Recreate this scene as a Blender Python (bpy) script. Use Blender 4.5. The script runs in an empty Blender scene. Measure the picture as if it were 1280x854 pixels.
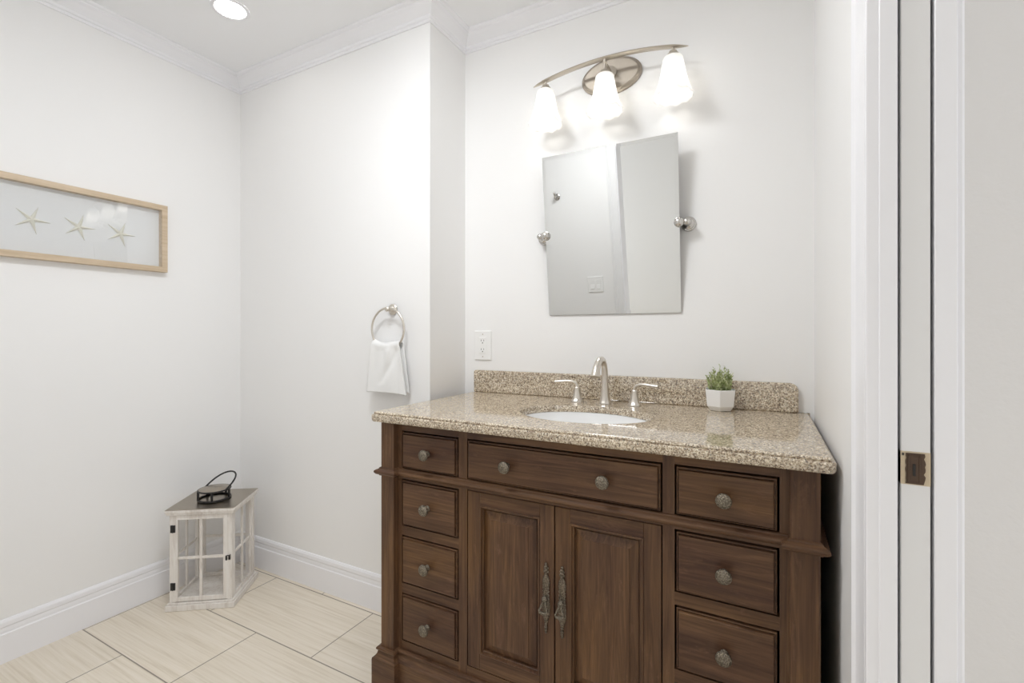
import bpy, bmesh, math, random
from mathutils import Vector, Matrix
random.seed(7)
C = bpy.context.scene.collection
S = bpy.context.scene
PI = math.pi

# ------------------------------------------------------------------ camera, world, lights, exposure
H = 1.15
cam_d = bpy.data.cameras.new('camera'); cam = bpy.data.objects.new('camera', cam_d); C.objects.link(cam)
cam.location = (0, 0, H); cam.rotation_euler = (PI/2, 0, 0.4889)
cam_d.sensor_width = 36; cam_d.lens = 36*593.96/1280
cam_d.shift_y = -(427-417.52)/1280
cam_d.clip_start = 0.02
S.camera = cam
S.view_settings.view_transform = 'Standard'; S.view_settings.look = 'None'
S.view_settings.exposure = 2.4; S.view_settings.gamma = 1.0
S.view_settings.use_curve_mapping = False
S.cycles.use_denoising = True
S.cycles.max_bounces = 14; S.cycles.diffuse_bounces = 8; S.cycles.transmission_bounces = 10; S.cycles.transparent_max_bounces = 16
S.cycles.sample_clamp_indirect = 4.0
S.cycles.caustics_reflective = False; S.cycles.caustics_refractive = False
W = bpy.data.worlds.new('world'); S.world = W; W.use_nodes = True
W.node_tree.nodes['Background'].inputs[0].default_value = (0.93, 0.96, 1.0, 1)
W.node_tree.nodes['Background'].inputs[1].default_value = 0.27

def area(name, loc, rot, sx, sy, power, col):
    d = bpy.data.lights.new(name, 'AREA'); d.shape = 'RECTANGLE'; d.size = sx; d.size_y = sy
    d.energy = power; d.color = col
    o = bpy.data.objects.new(name, d); C.objects.link(o); o.location = loc; o.rotation_euler = rot
    return o
# daylight from the window of the room behind the doorway (its right-hand side) and soft light of that room
area('window_daylight', (-2.95, -1.3, 1.45), (PI/2, 0, math.radians(-120)), 1.6, 1.6, 5.5, (0.93, 0.965, 1.0))
CAN_POWER = 3.2
FILL_POWER = 6.8  # strength of the added, unseen fill light on the ceiling
BULB = 2.1

# ------------------------------------------------------------------ materials
def newmat(name):
    m = bpy.data.materials.new(name); m.use_nodes = True
    nt = m.node_tree; b = nt.nodes['Principled BSDF']
    return m, nt, b
def node(nt, t, **kw):
    n = nt.nodes.new(t)
    for k, v in kw.items(): setattr(n, k, v)
    return n
def ramp(nt, fac, stops, interp='LINEAR'):
    r = node(nt, 'ShaderNodeValToRGB'); r.color_ramp.interpolation = interp
    e = r.color_ramp.elements
    while len(e) < len(stops): e.new(0.5)
    for i, (p, c) in enumerate(stops):
        e[i].position = p; e[i].color = (*c, 1)
    nt.links.new(fac, r.inputs[0]); return r
def coords(nt, scale=(1, 1, 1), loc=(0, 0, 0), rot=(0, 0, 0)):
    t = node(nt, 'ShaderNodeTexCoord'); m = node(nt, 'ShaderNodeMapping')
    m.inputs['Scale'].default_value = scale; m.inputs['Location'].default_value = loc; m.inputs['Rotation'].default_value = rot
    nt.links.new(t.outputs['Object'], m.inputs['Vector']); return m.outputs['Vector']
def noise(nt, vec, scale, detail=3, rough=0.5, dist=0.0):
    n = node(nt, 'ShaderNodeTexNoise'); n.inputs['Scale'].default_value = scale
    n.inputs['Detail'].default_value = detail; n.inputs['Roughness'].default_value = rough; n.inputs['Distortion'].default_value = dist
    nt.links.new(vec, n.inputs['Vector']); return n
def bump(nt, b, height, strength, dist=0.001):
    bn = node(nt, 'ShaderNodeBump'); bn.inputs['Strength'].default_value = strength; bn.inputs['Distance'].default_value = dist
    nt.links.new(height, bn.inputs['Height']); nt.links.new(bn.outputs[0], b.inputs['Normal'])

def paint(name, col, rough=0.6, bscale=90, bstr=0.12, spec=0.3, bd=0.0012):
    m, nt, b = newmat(name)
    v = coords(nt)
    n = noise(nt, v, 1.6, 2)
    d = tuple(c*0.985 for c in col)
    r = ramp(nt, n.outputs[0], [(0.35, d), (0.7, col)])
    nt.links.new(r.outputs[0], b.inputs['Base Color'])
    b.inputs['Roughness'].default_value = rough; b.inputs['Specular IOR Level'].default_value = spec
    if bstr:
        n2 = noise(nt, v, bscale, 3); bump(nt, b, n2.outputs[0], bstr, bd)
    return m
M = {}
M['wall'] = paint('wall_paint', (0.86, 0.856, 0.850))
M['hall'] = paint('hall_wall_paint', (0.80, 0.785, 0.77), bscale=70, bstr=0.5, bd=0.002)
M['ceil'] = paint('ceiling_paint', (0.89, 0.895, 0.91), rough=0.8)
M['trim'] = paint('white_trim_enamel', (0.86, 0.86, 0.885), rough=0.32, bstr=0.0, spec=0.45)
M['doorpaint'] = paint('door_enamel', (0.80, 0.80, 0.80), rough=0.35, bscale=120, bstr=0.05)
M['plastic'] = paint('white_plastic', (0.86, 0.86, 0.85), rough=0.3, bstr=0.0, spec=0.5)
M['darkhole'] = paint('dark_slot', (0.03, 0.028, 0.026), rough=0.7, bstr=0.0)
M['rawwood'] = paint('raw_wood', (0.60, 0.50, 0.36), rough=0.8, bscale=150, bstr=0.3)
M['ceramic'] = paint('white_ceramic', (0.86, 0.86, 0.855), rough=0.12, bstr=0.0, spec=0.55)
M['matboard'] = paint('mat_board', (0.80, 0.815, 0.82), rough=0.8, bstr=0.0)
M['soil'] = paint('potting_moss', (0.05, 0.055, 0.03), rough=0.9, bscale=200, bstr=0.8)

def wood(name, axis):
    m, nt, b = newmat(name)
    sc = {'x': (3.2, 70, 70), 'z': (70, 70, 3.2)}[axis]
    v = coords(nt, scale=sc); v1 = coords(nt, scale={'x': (1.2, 5, 5), 'z': (5, 5, 1.2)}[axis])
    g = noise(nt, v, 1.0, 6, 0.65, 1.3)
    big = noise(nt, v1, 1.6, 3, 0.55, 0.6)
    r1 = ramp(nt, g.outputs[0], [(0.26, (0.056, 0.027, 0.015)), (0.52, (0.116, 0.061, 0.032)), (0.78, (0.205, 0.112, 0.057))])
    r2 = ramp(nt, big.outputs[0], [(0.30, (0.66, 0.60, 0.68)), (0.52, (0.96, 0.95, 0.92)), (0.8, (1.28, 1.20, 0.84))])
    mx = node(nt, 'ShaderNodeMix', data_type='RGBA', blend_type='MULTIPLY'); mx.inputs['Factor'].default_value = 1.0
    nt.links.new(r1.outputs[0], mx.inputs['A']); nt.links.new(r2.outputs[0], mx.inputs['B'])
    # worn, paler scuffs
    v2 = coords(nt, scale={'x': (3, 11, 11), 'z': (11, 11, 3)}[axis], loc=(3.1, 1.7, 5.2))
    w = noise(nt, v2, 3.0, 6, 0.75, 0.4)
    wr = ramp(nt, w.outputs[0], [(0.57, (0, 0, 0)), (0.72, (0.42, 0.42, 0.42))])
    mx2 = node(nt, 'ShaderNodeMix', data_type='RGBA'); mx2.inputs['B'].default_value = (0.24, 0.13, 0.08, 1)
    nt.links.new(wr.outputs[0], mx2.inputs['Factor']); nt.links.new(mx.outputs['Result'], mx2.inputs['A'])
    nt.links.new(mx2.outputs['Result'], b.inputs['Base Color'])
    b.inputs['Roughness'].default_value = 0.40; b.inputs['Specular IOR Level'].default_value = 0.30
    bump(nt, b, g.outputs[0], 0.18, 0.0006)
    return m
M['wood_x'] = wood('espresso_wood_horizontal', 'x')
M['wood_z'] = wood('espresso_wood_vertical', 'z')

def granite():
    m, nt, b = newmat('speckled_granite')
    v = coords(nt)
    n1 = noise(nt, v, 235, 3, 0.6); n2 = noise(nt, v, 110, 2, 0.5); n3 = noise(nt, v, 330, 2, 0.5)
    r1 = ramp(nt, n1.outputs[0], [(0.33, (0.11, 0.07, 0.045)), (0.42, (0.37, 0.28, 0.195)), (0.52, (0.62, 0.525, 0.395)), (0.65, (0.86, 0.785, 0.66))])
    r2 = ramp(nt, n2.outputs[0], [(0.40, (0.74, 0.71, 0.66)), (0.60, (1.06, 1.06, 1.02))])
    mx = node(nt, 'ShaderNodeMix', data_type='RGBA', blend_type='MULTIPLY'); mx.inputs['Factor'].default_value = 0.8
    nt.links.new(r1.outputs[0], mx.inputs['A']); nt.links.new(r2.outputs[0], mx.inputs['B'])
    r3 = ramp(nt, n3.outputs[0], [(0.35, (1, 1, 1)), (0.41, (0, 0, 0))])
    mx2 = node(nt, 'ShaderNodeMix', data_type='RGBA'); mx2.inputs['B'].default_value = (0.045, 0.03, 0.022, 1)
    nt.links.new(r3.outputs[0], mx2.inputs['Factor']); nt.links.new(mx.outputs['Result'], mx2.inputs['A'])
    nt.links.new(mx2.outputs['Result'], b.inputs['Base Color'])
    b.inputs['Roughness'].default_value = 0.06; b.inputs['IOR'].default_value = 2.1
    return m
M['granite'] = granite()

def tile():
    m, nt, b = newmat('linen_floor_tile')
    v = coords(nt, loc=(1.7275+6.405, -0.8475+6.10, 0))
    br = node(nt, 'ShaderNodeTexBrick', offset=0.5, offset_frequency=2, squash=1.0)
    br.inputs['Scale'].default_value = 1.0; br.inputs['Brick Width'].default_value = 0.61; br.inputs['Row Height'].default_value = 0.305
    br.inputs['Mortar Size'].default_value = 0.0022; br.inputs['Mortar Smooth'].default_value = 0.05; br.inputs['Bias'].default_value = 0.0
    br.inputs['Color1'].default_value = (0.97, 0.97, 0.97, 1); br.inputs['Color2'].default_value = (1.03, 1.03, 1.03, 1); br.inputs['Mortar'].default_value = (1, 1, 1, 1)
    nt.links.new(v, br.inputs['Vector'])
    s = noise(nt, coords(nt, scale=(2.5, 95, 1)), 1.0, 5, 0.62, 0.35)
    r = ramp(nt, s.outputs[0], [(0.30, (0.65, 0.575, 0.46)), (0.5, (0.76, 0.69, 0.58)), (0.72, (0.82, 0.755, 0.66))])
    mx = node(nt, 'ShaderNodeMix', data_type='RGBA', blend_type='MULTIPLY'); mx.inputs['Factor'].default_value = 1.0
    nt.links.new(r.outputs[0], mx.inputs['A']); nt.links.new(br.outputs['Color'], mx.inputs['B'])
    g = node(nt, 'ShaderNodeMix', data_type='RGBA'); g.inputs['B'].default_value = (0.27, 0.235, 0.19, 1)
    nt.links.new(br.outputs['Fac'], g.inputs['Factor']); nt.links.new(mx.outputs['Result'], g.inputs['A'])
    nt.links.new(g.outputs['Result'], b.inputs['Base Color'])
    b.inputs['Roughness'].default_value = 0.42; b.inputs['Specular IOR Level'].default_value = 0.4
    inv = node(nt, 'ShaderNodeMath', operation='SUBTRACT'); inv.inputs[0].default_value = 1.0
    nt.links.new(br.outputs['Fac'], inv.inputs[1]); bump(nt, b, inv.outputs[0], 0.5, 0.0015)
    return m
M['tile'] = tile()

def metal(name, col, rough, pattern=None):
    m, nt, b = newmat(name)
    b.inputs['Base Color'].default_value = (*col, 1); b.inputs['Metallic'].default_value = 1.0; b.inputs['Roughness'].default_value = rough
    if pattern:
        vo = node(nt, 'ShaderNodeTexVoronoi'); vo.inputs['Scale'].default_value = pattern
        nt.links.new(coords(nt), vo.inputs['Vector'])
        r = ramp(nt, vo.outputs['Distance'], [(0.1, col), (0.6, tuple(c*0.42 for c in col))])
        nt.links.new(r.outputs[0], b.inputs['Base Color'])
        bump(nt, b, vo.outputs['Distance'], 0.9, -0.002)
    else:
        n = noise(nt, coords(nt), 60, 2); r = ramp(nt, n.outputs[0], [(0.3, tuple(c*0.95 for c in col)), (0.7, col)])
        nt.links.new(r.outputs[0], b.inputs['Base Color'])
    return m
M['nickel'] = metal('brushed_nickel', (0.70, 0.655, 0.59), 0.30)
M['satin'] = metal('satin_nickel', (0.58, 0.53, 0.46), 0.42)
M['plate'] = metal('brushed_nickel_plate', (0.40, 0.355, 0.30), 0.48)
M['chrome'] = metal('polished_nickel', (0.62, 0.60, 0.57), 0.16)
M['pewter'] = metal('aged_pewter', (0.40, 0.35, 0.275), 0.42, pattern=330)
M['bronze'] = metal('antique_bronze', (0.36, 0.30, 0.23), 0.42, pattern=300)
M['black'] = paint('black_iron', (0.022, 0.02, 0.019), rough=0.45, bstr=0.0, spec=0.4)
M['lockmetal'] = metal('rusted_brown_metal', (0.12, 0.085, 0.065), 0.5)
M['roofmetal'] = metal('dark_lantern_metal', (0.45, 0.395, 0.325), 0.30)
m, nt, b = newmat('mirror_silver'); b.inputs['Base Color'].default_value = (0.77, 0.775, 0.765, 1); b.inputs['Metallic'].default_value = 1; b.inputs['Roughness'].default_value = 0.0
M['mirror'] = m

def whitewash():
    m, nt, b = newmat('whitewashed_wood')
    g = noise(nt, coords(nt, scale=(30, 30, 4)), 1.5, 5, 0.65, 0.8)
    r = ramp(nt, g.outputs[0], [(0.30, (0.60, 0.55, 0.50)), (0.5, (0.74, 0.70, 0.655)), (0.7, (0.80, 0.775, 0.74))])
    nt.links.new(r.outputs[0], b.inputs['Base Color']); b.inputs['Roughness'].default_value = 0.65
    bump(nt, b, g.outputs[0], 0.2, 0.0008)
    return m
M['whitewash'] = whitewash()
def oak():
    m, nt, b = newmat('pale_oak')
    g = noise(nt, coords(nt, scale=(60, 3, 60)), 1.5, 5, 0.6, 0.5)
    r = ramp(nt, g.outputs[0], [(0.3, (0.50, 0.385, 0.26)), (0.55, (0.60, 0.48, 0.345)), (0.75, (0.66, 0.55, 0.42))])
    nt.links.new(r.outputs[0], b.inputs['Base Color']); b.inputs['Roughness'].default_value = 0.6
    return m
M['oak'] = oak()
def glass(name, tint=(1, 1, 1), refl=1.0, ior=1.5):
    m, nt, b = newmat(name)
    nt.nodes.remove(b); out = nt.nodes['Material Output']
    t = node(nt, 'ShaderNodeBsdfTransparent'); t.inputs[0].default_value = (*tint, 1)
    g = node(nt, 'ShaderNodeBsdfGlossy'); g.inputs['Roughness'].default_value = 0.0; g.inputs[0].default_value = (refl, refl, refl, 1)
    f = node(nt, 'ShaderNodeFresnel'); f.inputs[0].default_value = ior
    mx = node(nt, 'ShaderNodeMixShader')
    ge = node(nt, 'ShaderNodeNewGeometry'); iv = node(nt, 'ShaderNodeMath', operation='SUBTRACT'); iv.inputs[0].default_value = 1.0
    ml = node(nt, 'ShaderNodeMath', operation='MULTIPLY')
    nt.links.new(ge.outputs['Backfacing'], iv.inputs[1]); nt.links.new(iv.outputs[0], ml.inputs[0]); nt.links.new(f.outputs[0], ml.inputs[1])
    nt.links.new(ml.outputs[0], mx.inputs[0]); nt.links.new(t.outputs[0], mx.inputs[1]); nt.links.new(g.outputs[0], mx.inputs[2])
    nt.links.new(mx.outputs[0], out.inputs[0]); return m
M['glass'] = glass('clear_glass', (0.985, 0.985, 0.985))
M['picglass'] = glass('picture_glass', (0.985, 0.985, 0.985), ior=1.85)
def frosted():
    m, nt, b = newmat('frosted_white_glass'); nt.nodes.remove(b); out = nt.nodes['Material Output']
    t = node(nt, 'ShaderNodeBsdfTranslucent'); t.inputs[0].default_value = (0.93, 0.92, 0.90, 1)
    d = node(nt, 'ShaderNodeBsdfDiffuse'); d.inputs[0].default_value = (0.9, 0.9, 0.89, 1)
    g = node(nt, 'ShaderNodeBsdfGlossy'); g.inputs['Roughness'].default_value = 0.27
    mx = node(nt, 'ShaderNodeMixShader'); mx.inputs[0].default_value = 0.4
    nt.links.new(t.outputs[0], mx.inputs[1]); nt.links.new(d.outputs[0], mx.inputs[2])
    mx2 = node(nt, 'ShaderNodeMixShader'); mx2.inputs[0].default_value = 0.05
    nt.links.new(mx.outputs[0], mx2.inputs[1]); nt.links.new(g.outputs[0], mx2.inputs[2])
    em = node(nt, 'ShaderNodeEmission'); em.inputs[0].default_value = (1.0, 0.975, 0.93, 1); em.inputs[1].default_value = 0.025
    ad = node(nt, 'ShaderNodeAddShader'); nt.links.new(mx2.outputs[0], ad.inputs[0]); nt.links.new(em.outputs[0], ad.inputs[1])
    nt.links.new(ad.outputs[0], out.inputs[0]); return m
M['frosted'] = frosted()
def emit(name, col, s):
    m, nt, b = newmat(name)
    b.inputs['Base Color'].default_value = (0.9, 0.9, 0.9, 1)
    b.inputs['Emission Color'].default_value = (*col, 1); b.inputs['Emission Strength'].default_value = s
    return m
M['bulb'] = emit('lit_bulb', (1.0, 0.975, 0.93), BULB)
M['fill_light'] = emit('fill_light_diffuser', (0.945, 0.97, 1.0), FILL_POWER)
M['can'] = emit('lit_downlight_lens', (1.0, 0.98, 0.95), CAN_POWER)
def towelmat():
    m, nt, b = newmat('white_terry'); b.inputs['Base Color'].default_value = (0.84, 0.84, 0.83, 1); b.inputs['Roughness'].default_value = 0.95
    b.inputs['Sheen Weight'].default_value = 0.3
    n = noise(nt, coords(nt), 420, 3, 0.7); bump(nt, b, n.outputs[0], 0.6, 0.002); return m
M['towel'] = towelmat()
def leafmat():
    m, nt, b = newmat('pale_green_leaf')
    n = noise(nt, coords(nt), 70, 2)
    r = ramp(nt, n.outputs[0], [(0.3, (0.15, 0.20, 0.05)), (0.5, (0.42, 0.48, 0.21)), (0.7, (0.74, 0.76, 0.52))])
    nt.links.new(r.outputs[0], b.inputs['Base Color']); b.inputs['Roughness'].default_value = 0.5; return m
M['leaf'] = leafmat()
M['star'] = paint('pale_starfish', (0.80, 0.79, 0.70), rough=0.8, bscale=260, bstr=0.6)

# ------------------------------------------------------------------ mesh helpers
class MB:
    def __init__(s): s.v = []; s.f = []; s.sm = []
    def add(s, v, f, smooth=False):
        o = len(s.v); s.v += [tuple(p) for p in v]; s.f += [tuple(i+o for i in q) for q in f]; s.sm += [smooth]*len(f); return s
    def from_bm(s, bm, smooth=False):
        bm.verts.index_update()
        s.add([v.co[:] for v in bm.verts], [[v.index for v in f.verts] for f in bm.faces], smooth); bm.free(); return s
    def box(s, x0, x1, y0, y1, z0, z1, bev=0.0, seg=1):
        bm = bmesh.new(); bmesh.ops.create_cube(bm, size=1)
        for v in bm.verts: v.co = (x0+(v.co.x+.5)*(x1-x0), y0+(v.co.y+.5)*(y1-y0), z0+(v.co.z+.5)*(z1-z0))
        if bev: bmesh.ops.bevel(bm, geom=list(bm.edges), offset=bev, segments=seg, profile=.5, affect='EDGES')
        return s.from_bm(bm)
    def tube(s, pts, rad, n=12, cap=True, sx=1.0, up=None):
        pts = [Vector(p) for p in pts]; R = rad if hasattr(rad, '__len__') else [rad]*len(pts)
        rings = []; prev = None
        for i, p in enumerate(pts):
            t = ((pts[min(i+1, len(pts)-1)]-pts[max(i-1, 0)])).normalized()
            if prev is None:
                a = Vector(up) if up else (Vector((0, 0, 1)) if abs(t.z) < .9 else Vector((1, 0, 0)))
            else: a = prev
            a = (a - t*a.dot(t)).normalized(); prev = a; bb = t.cross(a)
            rings.append([p + a*math.cos(2*PI*k/n)*R[i] + bb*math.sin(2*PI*k/n)*R[i]*sx for k in range(n)])
        return s.loft(rings, cap)
    def loft(s, rings, cap=True, closed=False, smooth=True):
        n = len(rings[0]); v = [p for r in rings for p in r]; f = []
        m = len(rings)
        for i in range(m if closed else m-1):
            j = (i+1) % m
            for k in range(n): f.append((i*n+k, i*n+(k+1) % n, j*n+(k+1) % n, j*n+k))
        s.add(v, f, smooth)
        if cap and not closed:
            s.add(rings[0], [tuple(range(n))[::-1]]); s.add(rings[-1], [tuple(range(n))])
        return s
    def ringtube(s, pts, r, n=10):
        pts = [Vector(p) for p in pts]; m = len(pts); nrm = Vector((0, 0, 0))
        for i in range(m): nrm += pts[i].cross(pts[(i+1) % m])
        c = sum(pts, Vector())/m; nrm = sum(((pts[i]-c).cross(pts[(i+1) % m]-c) for i in range(m)), Vector()).normalized()
        rings = []
        for i in range(m):
            t = (pts[(i+1) % m]-pts[i-1]).normalized(); b = t.cross(nrm)
            rings.append([pts[i]+nrm*math.cos(2*PI*k/n)*r+b*math.sin(2*PI*k/n)*r for k in range(n)])
        return s.loft(rings, closed=True)
    def lathe(s, prof, c=(0, 0, 0), axis='z', n=32, smooth=True, mod=None, cap=True):
        rings = []
        for r, h in prof:
            ring = []
            for k in range(n):
                a = 2*PI*k/n; rr, hh = (r, h) if mod is None else mod(r, h, a)
                x, y = rr*math.cos(a), rr*math.sin(a)
                if axis == 'z': p = (c[0]+x, c[1]+y, c[2]+hh)
                elif axis == 'y': p = (c[0]+x, c[1]+hh, c[2]-y)
                else: p = (c[0]+hh, c[1]+x, c[2]+y)
                ring.append(Vector(p))
            rings.append(ring)
        return s.loft(rings, cap, smooth=smooth)
    def ball(s, c, r, sc=(1, 1, 1), n=12):
        bm = bmesh.new(); bmesh.ops.create_uvsphere(bm, u_segments=n, v_segments=max(6, n//2+2), radius=r)
        for v in bm.verts: v.co = (c[0]+v.co.x*sc[0], c[1]+v.co.y*sc[1], c[2]+v.co.z*sc[2])
        return s.from_bm(bm, True)
    def sweep(s, prof, path, closed=False, plane='xy', at=0.0, smooth=False):
        # profile (out, up) along a path in a plane, mitred; out = right-hand side of travel
        n = len(path); P = [Vector((p[0], p[1])) for p in path]; rings = []
        for i in range(n):
            ds = []
            if closed or i > 0: ds.append((P[i]-P[i-1]).normalized())
            if closed or i < n-1: ds.append((P[(i+1) % n]-P[i]).normalized())
            ns = [Vector((d.y, -d.x)) for d in ds]
            m = ns[0] if len(ns) == 1 else (ns[0]+ns[1])/(1+ns[0].dot(ns[1]))
            ring = []
            for o, u in prof:
                q = P[i]+m*o
                ring.append(Vector((q.x, q.y, at+u)) if plane == 'xy' else (Vector((q.x, at+u, q.y)) if plane == 'xz' else Vector((at+u, q.x, q.y))))
            rings.append(ring)
        return s.loft(rings, cap=not closed, closed=closed, smooth=smooth)
    def poly_prism(s, pts, z0, z1, plane='xy'):
        n = len(pts)
        def P(p, h): return (p[0], p[1], h) if plane == 'xy' else ((p[0], h, p[1]) if plane == 'xz' else (h, p[0], p[1]))
        v = [P(p, z0) for p in pts]+[P(p, z1) for p in pts]
        f = [tuple(range(n))[::-1], tuple(range(n, 2*n))]+[(k, (k+1) % n, n+(k+1) % n, n+k) for k in range(n)]
        return s.add(v, f)
    def move(s, f): s.v = [tuple(f(Vector(p))) for p in s.v]; return s

ORG = {}
def obj(name, mb, mat, parent=None, local=False, bevel=0.0, auto=35):
    o_name = name
    me = bpy.data.meshes.new(name); off = ORG.get(parent.name, Vector()) if (parent and not local) else Vector()
    me.from_pydata([Vector(p)-off for p in mb.v], [], mb.f); me.polygons.foreach_set('use_smooth', mb.sm)
    bm = bmesh.new(); bm.from_mesh(me); bmesh.ops.recalc_face_normals(bm, faces=bm.faces); bm.to_mesh(me); bm.free()
    me.materials.append(mat); me.update()
    o = bpy.data.objects.new(o_name, me); C.objects.link(o)
    if parent: o.parent = parent
    ORG[o.name] = off
    if any(mb.sm):
        try: me.set_sharp_from_angle(angle=math.radians(auto))
        except Exception: pass
    if bevel:
        bv = o.modifiers.new('bevel', 'BEVEL'); bv.width = bevel; bv.segments = 2; bv.limit_method = 'ANGLE'; bv.angle_limit = math.radians(40)
    return o
def tag(o, label, cat, group=None):
    o['label'] = label; o['category'] = cat
    if group: o['group'] = group
    return o
def thing(name, label, cat, loc, rotz=0, group=None):
    o = bpy.data.objects.new(name, None); C.objects.link(o); o.location = loc; o.rotation_euler = (0, 0, rotz)
    o.empty_display_size = 0.05; ORG[o.name] = Vector(loc)
    return tag(o, label, cat, group)
def struct(name, mb, mat, parent=None, bevel=0.0):
    o = obj(name, mb, mat, parent, bevel=bevel)
    if not parent: o['kind'] = 'structure'
    return o

# ------------------------------------------------------------------ the room
XL, YT, YV, XN, XR = -2.354, 1.4858, 1.7328, -1.1529, 0.1352
XW = 0.2215         # far face of the right wall
ZC, ZCR = 2.436, 2.3664
YJ = 0.826          # far side of the pocket door opening
YB = -0.06          # front face of the wall the camera's doorway is in
XD = -0.918         # left jamb of that doorway
struct('floor', MB().box(-3.2, 2.6, -3.4, 1.95, -0.12, 0.0), M['tile'])
struct('ceiling', MB().box(-3.2, 2.6, -3.4, 1.95, ZC, ZC+0.1), M['ceil'])
struct('wall_left', MB().box(XL-0.12, XL, YB-0.12, 1.95, 0.0, ZC), M['wall'])
struct('wall_alcove', MB().box(XL, XN, YT, 1.95, 0.0, ZC), M['wall'])
struct('wall_back', MB().box(XN, XW, YV, 1.95, 0.0, ZC), M['wall'])
mb = MB().box(XR, 0.150, 0.84, YV, 0.0, ZC).box(0.207, XW, 0.84, YV, 0.0, ZC)
mb.box(XR, XW, YB-0.12, 0.84, 2.06, ZC)
struct('wall_right', mb, M['wall'])
struct('wall_hall', MB().box(XW, 2.6, 1.28, 1.40, 0.0, ZC), M['hall'])
mb = MB().box(XL, XD-0.02, YB-0.12, YB, 0.0, ZC).box(XD-0.02, XR, YB-0.12, YB, 2.32, ZC)
struct('wall_front', mb, M['wall'])
struct('wall_bedroom', MB().box(-3.2, 2.6, -2.72, -2.60, 0.0, ZC).box(-3.2, -3.08, -2.60, YB-0.12, 0, ZC), M['wall'])

# baseboards
bb = [(0, 0), (0.011, 0), (0.011, 0.100), (0.008, 0.104), (0.008, 0.112), (0.0065, 0.122), (0.009, 0.127), (0.008, 0.140), (0.004, 0.148), (0.0, 0.150)]
struct('baseboard_left', MB().sweep(bb, [(XL, YT), (XL, YB)][::-1]), M['trim'])
struct('baseboard_back', MB().sweep(bb, [(XL+0.006, YT), (XN, YT), (XN, YV)][:2]), M['trim'])
# crown moulding
HC = ZC-ZCR
cr = [(0, 0), (0.005, 0), (0.008, 0.006), (0.007, 0.010), (0.012, 0.013), (0.014, 0.020), (0.013, 0.023), (0.022, 0.032), (0.037, 0.046), (0.048, 0.054), (0.049, 0.058), (0.056, 0.061), (0.060, 0.066), (0.060, HC), (0, HC)]
struct('trim_1', MB().sweep(cr, [(XL, YB), (XL, YT), (XN, YT), (XN, YV), (XR, YV)], at=ZCR), M['trim'])
struct('trim_2', MB().sweep(cr, [(XR, YV), (XR, YB), (XL, YB)], at=ZCR), M['trim'])
# casing and jambs of the pocket door opening
cas = [(0, 0), (0.0, 0.0155), (0.006, 0.018), (0.013, 0.0185), (0.019, 0.014), (0.026, 0.0125), (0.034, 0.0135), (0.042, 0.012), (0.060, 0.0105), (0.066, 0.0105), (0.070, 0.007), (0.070, 0)]
def casing(y_out, zt, face, sgn):
    # profile: first value runs from the outer edge towards the opening, second is thickness off the wall face
    return MB().poly_prism([(face+sgn*t, y_out-w) for w, t in cas], 0.0, zt)
struct('trim_3', casing(0.897, 2.13, XR, -1), M['trim'])
struct('trim_4', casing(0.897, 2.13, XW, 1), M['trim'])
jm = MB().box(0.1252, 0.1598, YJ-0.006, 0.8360, 0.0, 2.06, 0.0008).box(0.1395, 0.1598, YJ-0.0085, YJ, 0, 2.06, 0.0008)
jm.box(0.1992, 0.2225, YJ-0.006, 0.8360, 0.0, 2.06, 0.0012)
struct('trim_5', jm, M['trim'])
dr = thing('door_1', '', '', (0.18, 0.83, 0)); del dr['label']; del dr['category']; dr['kind'] = 'structure'
obj('door_slab', MB().box(0.1638, 0.1958, 0.8235, 1.68, 0.012, 2.05, 0.001), M['doorpaint'], dr)
lp = obj('lock_mortise', MB().box(0.1638, 0.1957, 0.8228, 0.838, 0.9455, 0.9905, 0.0004), M['rawwood'], dr); lp['label'] = 'bare wood patch around the lock'
pl = MB()
rnd = random.Random(3)
zs = [0.947+i*(0.0415/12) for i in range(13)]
left = [(0.1693+rnd.uniform(-.0006, .0005), z) for z in zs]; right = [(0.1893+rnd.uniform(-.0012, .0016), z) for z in zs[::-1]]
pl.poly_prism(left+right, 0.8216, 0.830, 'xz')
pl.box(0.1712, 0.1735, 0.8206, 0.823, 0.949, 0.986, 0.0004).box(0.1828, 0.1852, 0.8206, 0.823, 0.949, 0.986, 0.0004).box(0.1712, 0.1852, 0.8206, 0.823, 0.984, 0.9865, 0.0004).box(0.1712, 0.1852, 0.8206, 0.823, 0.9475, 0.950, .0004)
lk = obj('lock_plate', pl, M['lockmetal'], dr); lk['label'] = 'dark rusty pocket door lock'
obj('keyhole_slot', MB().box(0.1765, 0.1795, 0.8202, 0.8225, 0.958, 0.974, 0.0003).box(0.1653, 0.1675, 0.8221, 0.824, 0.9845, 0.9880, 0.0003), M['darkhole'], lk)
# doorway the photograph is taken from, seen in the mirror
cas2 = [(o, t) for o, t in cas]
struct('trim_6', MB().poly_prism([(XD-0.005-0.07+w, YB+t) for w, t in cas], 0.0, 2.36), M['doorpaint'])
struct('trim_7', MB().box(XD-0.02, XD, YB-0.12, YB+0.002, 0.0, 2.32, 0.001), M['trim'])
struct('baseboard_front', MB().sweep(bb, [(XD-0.08, YB), (XL, YB)]), M['trim'])

# ------------------------------------------------------------------ vanity cabinet
YF, YP = 1.161, 1.140
VX0, VX1 = -1.0788, 0.1000
XC = (VX0+VX1)/2
ZT0 = 0.873
van = thing('vanity_cabinet', 'dark espresso wood vanity cabinet with drawers and two raised panel doors under the granite counter', 'cabinet', (XC, 1.43, 0))
cols = {'L': (-1.0110, -0.7950), 'C': (-0.7660, -0.2136), 'R': (-0.1865, 0.0278)}
rows = [(0.7255, 0.8450), (0.5465, 0.6935), (0.3655, 0.5165), (0.1840, 0.3350)]
DOORZ = (0.1840, 0.6965)
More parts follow.
